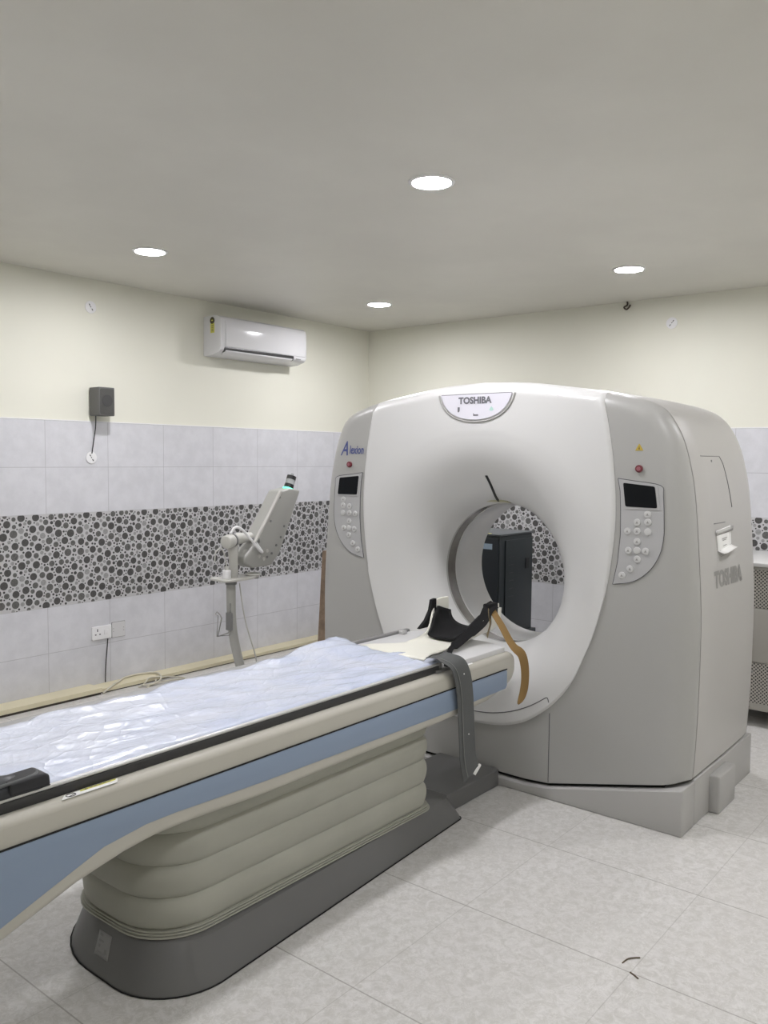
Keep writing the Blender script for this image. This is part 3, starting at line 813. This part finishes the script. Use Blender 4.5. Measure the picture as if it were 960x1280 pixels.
rows = [U_row(p.x,p.y,p.z,q.x,max(0,q.y)) for p,q in zip(P4,Q4)]
shell = grid_mesh('holder_shell', rows, CREAMP, hh, smooth=60, thick=.008)
# tall side wings
for s in (1,-1):
    w_ = [(-2.70,.83),(-2.665,.855),(-2.655,.888),(-2.60,.895),(-2.55,.893),(-2.545,.82)]
    yb = -2.83+s*.145
    prism('side_wing', w_, 'y', yb-.006, yb+.006, CREAMP, hh, bevel=.003)
# foam lining
fo = [(-2.84,-2.857,.080,.747,.018),(-2.80,-2.855,.092,.748,.038),(-2.75,-2.85,.112,.748,.070),(-2.70,-2.845,.126,.749,.100),(-2.66,-2.838,.137,.750,.112),(-2.62,-2.836,.138,.751,.098),(-2.55,-2.832,.138,.751,.078)]
rows = []
for i in range(len(fo)-1):
    for t in (0,.5):
        v_ = [fo[i][k]+(fo[i+1][k]-fo[i][k])*t for k in range(5)]; rows.append(U_row(*v_))
rows.append(U_row(*fo[-1])); 
foam = grid_mesh('foam_lining', rows, FOAMB, hh, smooth=60, thick=.012)
# foam edge flaps over both wings and along the near edge
prism('foam_flap', [(-2.79,.765),(-2.735,.80),(-2.700,.845),(-2.688,.893),(-2.655,.897),(-2.655,.84),(-2.72,.765)], 'y', -2.694, -2.674, FOAMB, hh, bevel=.003)
ribbon('foam_flap', catmull([(-2.60,-2.985,.893),(-2.66,-2.99,.880),(-2.70,-2.985,.83),(-2.78,-2.975,.790),(-2.88,-2.985,.765),(-2.97,-3.00,.752),(-3.03,-3.03,.738)],5), [(0,.8,.6)]*31, [.05]*8+[.05]*8+[.038]*8+[.022]*7, .008, FOAMB, hh)
box('foam_flap', (-2.665,-2.995,.845), (-2.58,-2.962,.902), FOAMB, hh, bevel=.006)

# tan strap over near wing, down across the rail and hanging
P_ = catmull([(-2.625,-2.975,.888),(-2.640,-3.005,.865),(-2.655,-3.06,.810),(-2.665,-3.105,.755),(-2.665,-3.135,.722),(-2.640,-3.158,.690),(-2.622,-3.165,.63),(-2.615,-3.163,.56),(-2.628,-3.160,.505),(-2.665,-3.158,.468)],5)
sd = []
for i in range(len(P_)):
    t = i/(len(P_)-1); sd.append(Vector((1,.0,0)).lerp(Vector((1,-.35,0)), min(1,t*2)))
ts = ribbon('tan_strap', P_, sd, [.047]*38+[.046,.044,.041,.037,.031,.024,.016,.008][:len(P_)-38], .0022, TAN)
tag(ts, 'tan woven strap hanging from the head holder over the table end', 'strap')
P_ = catmull([(-2.640,-2.985,.890),(-2.665,-3.000,.86),(-2.675,-3.012,.82),(-2.695,-3.015,.785),(-2.715,-3.02,.765)],4)
ribbon('strap_tail', P_, (1,.3,.2), .028, .002, mat('tan_webbing_dark', (.20,.155,.08), rough=.75), ts)
# grey strap
P_ = catmull([(-3.195,-3.055,.762),(-3.19,-3.075,.768),(-3.18,-3.10,.768),(-3.150,-3.145,.742),(-3.125,-3.160,.695),(-3.100,-3.160,.61),(-3.085,-3.158,.50),(-3.072,-3.155,.40),(-3.052,-3.150,.31),(-3.020,-3.145,.240)],6)
gs = ribbon('grey_strap', P_, (1,-.12,0), .098, .004, STRAPG)
tag(gs, 'wide dark grey webbing strap hanging over the near side of the table', 'strap')
for off in (-.028,.028):
    ribbon('stitching', [p+Vector((off,-.0024,.0006)) for p in P_[8:]], (1,-.12,0), .004, .0012, mat('grey_thread', (.20,.205,.20), rough=.9), gs)
for zi in (24,40):
    p = P_[zi]; v_, f_ = cyl_geo(p+Vector((.01,-.001,0)), p+Vector((.01,-.005,0)), .003, 8); mesh('lint_speck', v_, f_, PAPER, gs)
tube('strap_tag', catmull([(-3.01,-3.152,.243),(-2.99,-3.155,.262),(-2.965,-3.15,.27)],3), .008, PAPER, gs, seg=5)
# black pad at the foot end
bpad = empty('black_pad', (-5.15,-3.04,.745), 'black moulded pad with folded edge lying on near left end of the table', 'pad')
rows = []
for i in range(26):
    x = -5.75+ (.875)*i/25; row = []
    e_ = 1 - max(0,(x+4.99)/.09)**3 if x > -4.99 else 1
    for j in range(15):
        s_ = j/14; y = -3.098 + (.10+.20*min(1,max(0,(-4.9-x)/.28))**1.6)*s_
        z = .752 + .026*math.sin(PI*min(1,s_*1.15+.06))**.5*max(.25,e_) + .006*MN.noise(Vector((x*9,y*14,1)))+ .11*max(0,(-4.93-x))*s_
        if j == 0: z = .742
        if i == 25: z = .745
        row.append((x,y,z))
    rows.append(row)
grid_mesh('pad_body', rows, mat('black_rubber', (.02,.022,.028), rough=.4), bpad, smooth=60, thick=.01)
tube('pad_edge', catmull([(-5.7,-3.094,.770),(-5.2,-3.094,.772),(-5.0,-3.094,.775),(-4.915,-3.088,.777),(-4.893,-3.06,.776)],6), .0045, mat('dark_piping', (.10,.105,.11), rough=.4), bpad, seg=8)
prism('pad_end', [(-4.98,.744),(-4.875,.744),(-4.877,.770),(-4.888,.778),(-4.98,.776)], 'y', -3.100, -3.03, mat('black_end', (.015,.016,.02), rough=.45), bpad, bevel=.006)

# ------------------------------------------------------------------ injector stand
inj = empty('contrast_injector', (-2.36,-1.0,0), 'pale grey tilted injector head on a tall curved stand between table and left wall', 'medical injector')
Y1 = -1.0
col_p = catmull([(-2.30,Y1,.03),(-2.34,Y1,.10),(-2.402,Y1,.20),(-2.441,Y1,.311),(-2.480,Y1,.471),(-2.492,Y1,.60),(-2.495,Y1,.80)],6)
tube('column', col_p, .029, OFFW2, inj, seg=20)
for a in range(4):
    an = PI/4+a*PI/2; c_, s_ = math.cos(an), math.sin(an)
    lg = tube('base_leg', [(-2.30,Y1,.07),(-2.30+.15*c_,Y1+.15*s_,.06),(-2.30+.27*c_,Y1+.27*s_,.052)], [.03,.022,.016], OFFW2, inj, seg=10)
    v_, f_ = cyl_geo((-2.30+.26*c_,Y1+.26*s_-.012,.025),(-2.30+.26*c_,Y1+.26*s_+.012,.025),.025,16); mesh('caster', v_, f_, RAILB, lg, smooth=40)
# tray
tr = prism('tray', rounded_poly([(-2.60,Y1-.09),(-2.40,Y1-.09),(-2.28,Y1-.03),(-2.28,Y1+.06),(-2.40,Y1+.09),(-2.60,Y1+.09)], .03), 'z', .803, .818, OFFW, inj, bevel=.004)
cyl('collar', (-2.493,Y1,.775), (-2.493,Y1,.803), .036, MIDGREY, inj)
tube('tray_ring', [(-2.33+.045*math.cos(a*PI/12),Y1-.02+.045*math.sin(a*PI/12),.826) for a in range(25)], .006, OFFW, tr, seg=6)
tube('pillar', [(-2.475,Y1,.815),(-2.474,Y1,.93),(-2.478,Y1,1.02)], [.030,.028,.036], OFFW, inj, seg=18)
kn = cyl('tilt_knob', (-2.565,Y1-.035,1.045), (-2.50,Y1-.015,1.052), .042, OFFW, inj, bevel=.008)
cyl('knob_ring', (-2.502,Y1-.016,1.052), (-2.490,Y1-.012,1.052), .044, MIDGREY, kn)
tube('swivel_arm', [(-2.50,Y1,1.05),(-2.44,Y1,1.058),(-2.33,Y1,1.062)], [.038,.036,.030], OFFW, inj, seg=18)
cyl('pivot', (-2.345,Y1-.03,1.035), (-2.305,Y1-.045,1.045), .022, MIDGREY, inj)
hd = prism('injector_head', [(-2.12,1.352),(-2.035,1.368),(-1.935,1.352),(-2.045,1.115),(-2.125,.945),(-2.20,.872),(-2.36,.868),(-2.425,.90),(-2.43,.945),(-2.345,1.02)], 'y', Y1-.055, Y1+.065, OFFW2, inj, bevel=.014)
tube('side_rib', [(-2.345,Y1-.052,1.03),(-2.22,Y1-.052,1.20),(-2.118,Y1-.05,1.348)], .012, OFFW, hd, seg=10)
for (x,z) in ((-2.21,1.16),(-2.13,1.31),(-2.20,.95),(-2.16,1.0),(-2.12,1.05),(-2.24,.93),(-2.09,1.12)):
    cyl('key', (x,Y1-.054,z), (x,Y1-.058,z), .008, MIDGREY, hd, seg=12)
for (x,z) in ((-2.27,.92),(-2.31,.94),(-2.24,.97)):
    cyl('key', (x,Y1-.054,z), (x,Y1-.058,z), .012, OFFW, hd, seg=12)
dirv = Vector((.16,0,.40)).normalized()
bs = Vector((-2.005,Y1,1.345))
cyl('status_light', bs, bs+dirv*.022, .042, GLOW, inj, r2=.036)
sy = cyl('syringe', bs+dirv*.020, bs+dirv*.105, .031, CLEAR, inj, r2=.031)
cyl('plunger', bs+dirv*.021, bs+dirv*.050, .0318, BLACK, sy)
cyl('plunger_cap', bs+dirv*.082, bs+dirv*.108, .0318, BLACK, sy)
cyl('nozzle', bs+dirv*.107, bs+dirv*.125, .010, CLEAR, sy)
tube('loop_cable', catmull([(-2.545,Y1-.06,1.10),(-2.52,Y1-.065,1.135),(-2.47,Y1-.07,1.125),(-2.40,Y1-.08,1.055),(-2.33,Y1-.08,.985),(-2.30,Y1-.075,.968),(-2.315,Y1-.06,1.00),(-2.34,Y1-.055,1.035)],6), .0085, SOCK, inj, seg=8)
# small bottle on the tray
bt = empty('small_bottle', (-2.545,Y1-.02,.818), 'small white bottle standing on the tray of the injector stand', 'bottle')
cyl('bottle_body', (-2.545,Y1-.02,.819), (-2.545,Y1-.02,.872), .026, SOCK, bt, bevel=.004)
cyl('bottle_cap', (-2.545,Y1-.02,.872), (-2.545,Y1-.02,.893), .015, OFFW, bt, bevel=.002)
tube('thin_tube', catmull([(-2.545,Y1-.02,.89),(-2.56,Y1-.02,.96),(-2.59,Y1-.02,1.01),(-2.63,Y1-.02,.99),(-2.64,Y1-.02,.93)],6), .004, OFFW, bt, seg=6)
# wire basket hook on column
tube('wire_hook', [(-2.518,Y1-.02,.66),(-2.522,Y1-.02,.46),(-2.64,Y1-.04,.475),(-2.632,Y1-.04,.60),(-2.652,Y1-.04,.612),(-2.640,Y1-.04,.625),(-2.612,Y1-.035,.600),(-2.60,Y1-.035,.58),(-2.625,Y1-.03,.47),(-2.53,Y1-.03,.48)], .0042, CHROME, inj, seg=6)
box('hook_clamp', (-2.53,Y1-.035,.49), (-2.51,Y1+.01,.60), MIDGREY, inj, bevel=.003)
tube('thin_hose', catmull([(-2.45,Y1-.03,.78),(-2.435,Y1-.04,.64),(-2.40,Y1-.04,.50),(-2.345,Y1-.05,.33),(-2.315,Y1-.05,.20),(-2.30,Y1-.05,.08)],5), .0045, OFFW, inj, seg=6)

# ------------------------------------------------------------------ split air conditioner
ac = empty('air_conditioner', (-1.455,0,2.31), 'white split air conditioner mounted high on the cream left wall', 'air conditioner')
ap = [(-.001,2.315),(-.001,2.605),(-.12,2.608),(-.165,2.600),(-.187,2.585),(-.196,2.56),(-.200,2.50),(-.200,2.372),(-.192,2.352),(-.175,2.338),(-.10,2.318)]
prism('casing', ap, 'x', -1.90, -1.012, ACW, ac, bevel=.006)
prism('front_panel', [(-.170,2.590),(-.190,2.578),(-.202,2.555),(-.2055,2.50),(-.2055,2.378),(-.199,2.376),(-.19,2.50)], 'x', -1.855, -1.035, ACW, ac, bevel=.002)
prism('air_slot', [(-.2015,2.374),(-.203,2.362),(-.196,2.342),(-.17,2.335),(-.17,2.37)], 'x', -1.865, -1.16, RAILB, ac)
prism('louver', [(-.2045,2.352),(-.202,2.342),(-.155,2.320),(-.145,2.326),(-.19,2.348)], 'x', -1.855, -1.175, ACW, ac, bevel=.002)
box('status_window', (-1.13,-.2035,2.352), (-1.08,-.199,2.358), MIDGREY, ac)
stk = empty('energy_sticker', (-1.9005,-.11,2.54), 'yellow and black star rating sticker on the end of the air conditioner', 'sticker')
v_, f_ = cyl_geo((-1.8998,-.105,2.568), (-1.9012,-.105,2.568), .026, 20); o = mesh('sticker_round', v_, f_, mat('sticker_black', (.06,.05,.02), rough=.5), stk)
box('sticker_body', (-1.9012,-.128,2.478), (-1.8998,-.086,2.548), YEL, stk)
for k in range(4): box('sticker_print', (-1.9016,-.118,2.490+k*.013), (-1.9011,-.098,2.495+k*.013), DLINE, stk)
box('sticker_dot', (-1.9018,-.113,2.565), (-1.9011,-.097,2.573), YEL, stk)

# ------------------------------------------------------------------ wall speaker
sp = empty('wall_speaker', (-2.795,0,1.83), 'small grey box speaker mounted on the left wall just above the tiles', 'speaker')
box('cabinet', (-2.853,-.128,1.832), (-2.737,-.012,2.018), SPK, sp, bevel=.006)
gr = prism('grille', rrect(-2.846,-2.744,1.842,2.008,.014), 'y', -.1315, -.127, SPKG, sp, bevel=.0015)
cyl('cone', (-2.795,-.1318,1.930), (-2.795,-.1335,1.930), .038, SPKC, gr, seg=28)
box('bracket', (-2.835,-.014,1.85), (-2.755,-.0,1.98), SPK, sp)
o = tube('speaker_cable', catmull([(-2.836,-.06,1.834),(-2.832,-.05,1.76),(-2.836,-.03,1.66),(-2.840,-.016,1.585)],5), .0035, CABLEK, seg=6)
tag(o, 'short black cable hanging from the wall speaker to the round plate', 'cable')
# round plates
def round_plate(c, nrm, label, group='round white cover plates'):
    c = Vector(c); n_ = Vector(nrm); t = empty('cover_plate', c, label, 'cover plate', group)
    cyl('plate', c, c+n_*.006, .040, SOCK, t, bevel=.002)
    u_ = Vector((0,0,1)).cross(n_).normalized(); z_ = Vector((0,0,1))
    for s, L in ((-1,.011),(.15,.006),(1,.010)):
        d_ = (u_*-.5+z_*.75).normalized() if n_.y else (u_*.62+z_*.78).normalized()
        p = c+n_*.0065+d_*.018*s
        tube('slot', [p-d_*L*.6, p+d_*L*.6], .0028, CABLEK, t, seg=6)
    return t
round_plate((-2.828,0,2.543),(0,-1,0),'round white plate high on the left wall near the ceiling')
round_plate((-2.842,-.008,1.557),(0,-1,0),'round white plate on the tiles below the wall speaker')
round_plate((0,-2.805,2.541),(-1,0,0),'round white plate high on the right wall behind the scanner')
# hook
hk = tube('ceiling_hook', catmull([(-.012,-2.475,2.725),(-.012,-2.475,2.700),(-.02,-2.455,2.685),(-.022,-2.475,2.668),(-.018,-2.495,2.685),(-.018,-2.50,2.70)],5), .006, mat('rusty_hook', (.07,.05,.04), rough=.7), seg=8)
tag(hk, 'small dark metal hook at the top of the right wall under the ceiling', 'hook')
# socket pair
so = empty('wall_socket', (-2.782,-.008,.33), 'white three-pin wall socket with switch low on the left wall tiles', 'socket')
prism('faceplate', rrect(-2.857,-2.711,.334,.424,.006), 'y', -.020, -.008, SOCK, so, bevel=.002)
for (x,z,w_,h_) in ((-2.818,.398,.007,.018),(-2.832,.370,.010,.008),(-2.800,.370,.010,.008)): box('pin_hole', (x-w_/2,-.0208,z-h_/2), (x+w_/2,-.0199,z+h_/2), DLINE, so)
box('rocker', (-2.768,-.0225,.364), (-2.738,-.0199,.396), SOCK, so, bevel=.001)
bl = empty('blank_plate', (-2.652,-.008,.33), 'flat blank wall plate directly right of the white socket', 'cover plate')
prism('faceplate', rrect(-2.702,-2.602,.330,.432,.004), 'y', -.013, -.0085, mat('blank_white', (.66,.66,.67), rough=.35), bl)
prism('backing', rrect(-2.705,-2.599,.327,.435,.004), 'y', -.0095, -.008, MIDGREY, bl)
for z in (.362,.40):
    for x in (-2.692,-2.612): cyl('screw', (x,-.0128,(z+.381)/2), (x,-.0140,(z+.381)/2), .0025, MIDGREY, bl, seg=10)
o = tube('socket_cable', catmull([(-2.742,-.022,.332),(-2.750,-.022,.25),(-2.760,-.022,.15),(-2.767,-.026,.038)],5), .0038, CABLEK, seg=6)
tag(o, 'dark cable running down the tiles from the wall socket', 'cable')
# floor trunking along the left wall
t1 = empty('cable_trunking', (-4.8,-.09,0), 'raised cream floor trunking lid at the far left along the left wall', 'cable trunking', 'cream floor trunking boards')
box('lid', (-6.7,-.158,.016), (-2.875,-.009,.044), TRUNK, t1); box('channel', (-6.7,-.150,0), (-2.88,-.012,.016), TRUNK_SHADE, t1)
t2 = empty('cable_trunking', (-1.5,-.09,0), 'lower cream floor trunking board running to the room corner', 'cable trunking', 'cream floor trunking boards')
prism('lid', [(-2.862,-.140),(-2.0,-.146),(-.05,-.150),(-.05,-.010),(-2.87,-.010)], 'z', .008, .031, TRUNK, t2, smooth=None); box('channel', (-2.86,-.136,0), (-.05,-.012,.008), TRUNK_SHADE, t2)
tube('screw_hole', [(-2.42,-.03,.0305),(-2.42,-.03,.0325)], .005, BLACK, t2, seg=8)
# floor cables
o = tube('cream_cable', catmull([(-2.870,-.162,.010),(-2.78,-.135,.040),(-2.70,-.085,.040),(-2.62,-.030,.040),(-2.52,-.018,.040),(-2.42,-.05,.040),(-2.40,-.12,.040),(-2.44,-.19,.018),(-2.56,-.235,.007),(-2.60,-.27,.007),(-2.52,-.31,.007),(-2.46,-.37,.007),(-2.36,-.43,.007),(-2.20,-.46,.007),(-2.075,-.46,.007),(-2.01,-.445,.010)],6), .0068, CABLEW, seg=8)
tag(o, 'cream flex cable looping over the floor trunking to a dark plug', 'cable')
o = tube('tangled_wire', catmull([(-2.63,-.21,.006),(-2.56,-.18,.016),(-2.50,-.15,.036),(-2.40,-.165,.026),(-2.30,-.19,.01),(-2.28,-.25,.006),(-2.40,-.24,.014),(-2.52,-.24,.016),(-2.60,-.20,.012),(-2.54,-.25,.018),(-2.47,-.18,.024)],5), .005, CABLEW, seg=6)
tag(o, 'small tangle of pale wires beside the floor trunking', 'wires')
pg = empty('cable_plug', (-2.0,-.44,0), 'dark grey plug lying on the floor at the end of the cream cable', 'plug')
cyl('plug_body', (-2.02,-.449,.019), (-1.955,-.415,.019), .017, MIDGREY, pg, r2=.012)
cyl('plug_head', (-2.045,-.462,.019), (-2.015,-.446,.019), .011, DLINE, pg)
for dy in (-.006,.006): cyl('pin', (-1.957,-.416+dy,.019), (-1.935,-.404+dy,.019), .003, CHROME, pg, seg=8)
o = tube('brown_cable', catmull([(-1.98,-.52,.006),(-1.84,-.40,.006),(-1.70,-.36,.006),(-1.54,-.42,.006),(-1.40,-.46,.006),(-1.2,-.60,.006),(-1.1,-.9,.006)],6), .0055, CABLEB, seg=6)
tag(o, 'thin brown cable on the floor behind the injector stand', 'cable')

# ------------------------------------------------------------------ board beside the gantry
wb = prism('wooden_board', [(-1.712,0),(-1.69,0),(-1.42,0),(-1.36,.915),(-1.650,.918)], 'y', -1.02, -.985, WOOD, bevel=.002)
tag(wb, 'narrow brown wooden board standing beside the left side of the scanner', 'board')

# ------------------------------------------------------------------ dark cabinet behind the bore
cb = empty('dark_cabinet', (-.83,-2.0,0), 'dark blue-black metal cabinet seen through the scanner bore', 'cabinet')
box('body', (-1.03,-2.055,.03), (-.59,-1.55,1.048), CAB, cb, bevel=.006)
box('side_door', (-.965,-2.066,.08), (-.60,-2.054,1.015), CAB, cb, bevel=.003)
box('front_door', (-1.040,-2.045,.06), (-1.029,-1.56,1.03), CABD, cb, bevel=.003)
box('top_cover', (-1.04,-2.065,1.048), (-.585,-1.54,1.060), mat('cabinet_top', (.07,.08,.085), rough=.35), cb, bevel=.003)
box('handle', (-.70,-2.071,.80), (-.655,-2.064,.875), BLACK, cb)
box('plinth', (-1.03,-2.09,0), (-.575,-1.55,.36), CAB, cb, bevel=.003)
for k in range(6): box('vent_slot', (-.93,-2.0675,.62+k*.055), (-.86,-2.0655,.624+k*.055), BLACK, cb)
lb = box('name_label', (-1.0425,-2.0,.955), (-1.0395,-1.85,.993), CABL, cb)
o = box('yellow_strip', (-1.035,-1.98,1.0605), (-1.015,-1.78,1.064), mat('pale_yellow', (.62,.60,.25), rough=.5)); tag(o, 'thin pale yellow strip lying on top of the dark cabinet', 'strip')

# ------------------------------------------------------------------ perforated cabinet at the right
pc = empty('perforated_cabinet', (-.38,-4.0,0), 'putty coloured cabinet with perforated panels against the right wall', 'cabinet')
box('body', (-.75,-4.75,.10), (-.03,-3.35,.955), PERFP, pc, bevel=.004)
box('worktop', (-.765,-4.76,.955), (-.02,-3.34,.978), PERFT, pc, bevel=.004)
box('perforated_panel', (-.755,-4.70,.712), (-.748,-3.40,.935), PERF, pc); box('perforated_panel', (-.755,-4.70,.145), (-.748,-3.40,.385), PERF, pc)
box('plain_panel', (-.757,-4.70,.39), (-.748,-3.40,.706), PERFP, pc, bevel=.002)
for y in (-3.45,-4.65):
    for x in (-.68,-.10): cyl('foot', (x,y,0), (x,y,.10), .022, RAILB, pc, seg=16)
for z in (.118,.945,.55): cyl('screw', (-.757,-3.62,z), (-.759,-3.62,z), .005, DLINE, pc, seg=8)

# ------------------------------------------------------------------ debris on floor
o = tube('hair_strand', catmull([(-3.505,-4.03,.0015),(-3.475,-4.035,.003),(-3.455,-4.05,.003),(-3.443,-4.062,.002)],4), .0022, DIRT, seg=5); tag(o, 'short dark curved strand lying on the floor tile at lower right', 'debris')
o = tube('floor_scrap', [(-3.535,-4.068,.0015),(-3.545,-4.09,.0025),(-3.55,-4.10,.0015)], .0025, DIRT, seg=5); tag(o, 'tiny dark scrap on the floor tile corner below the strand', 'debris')
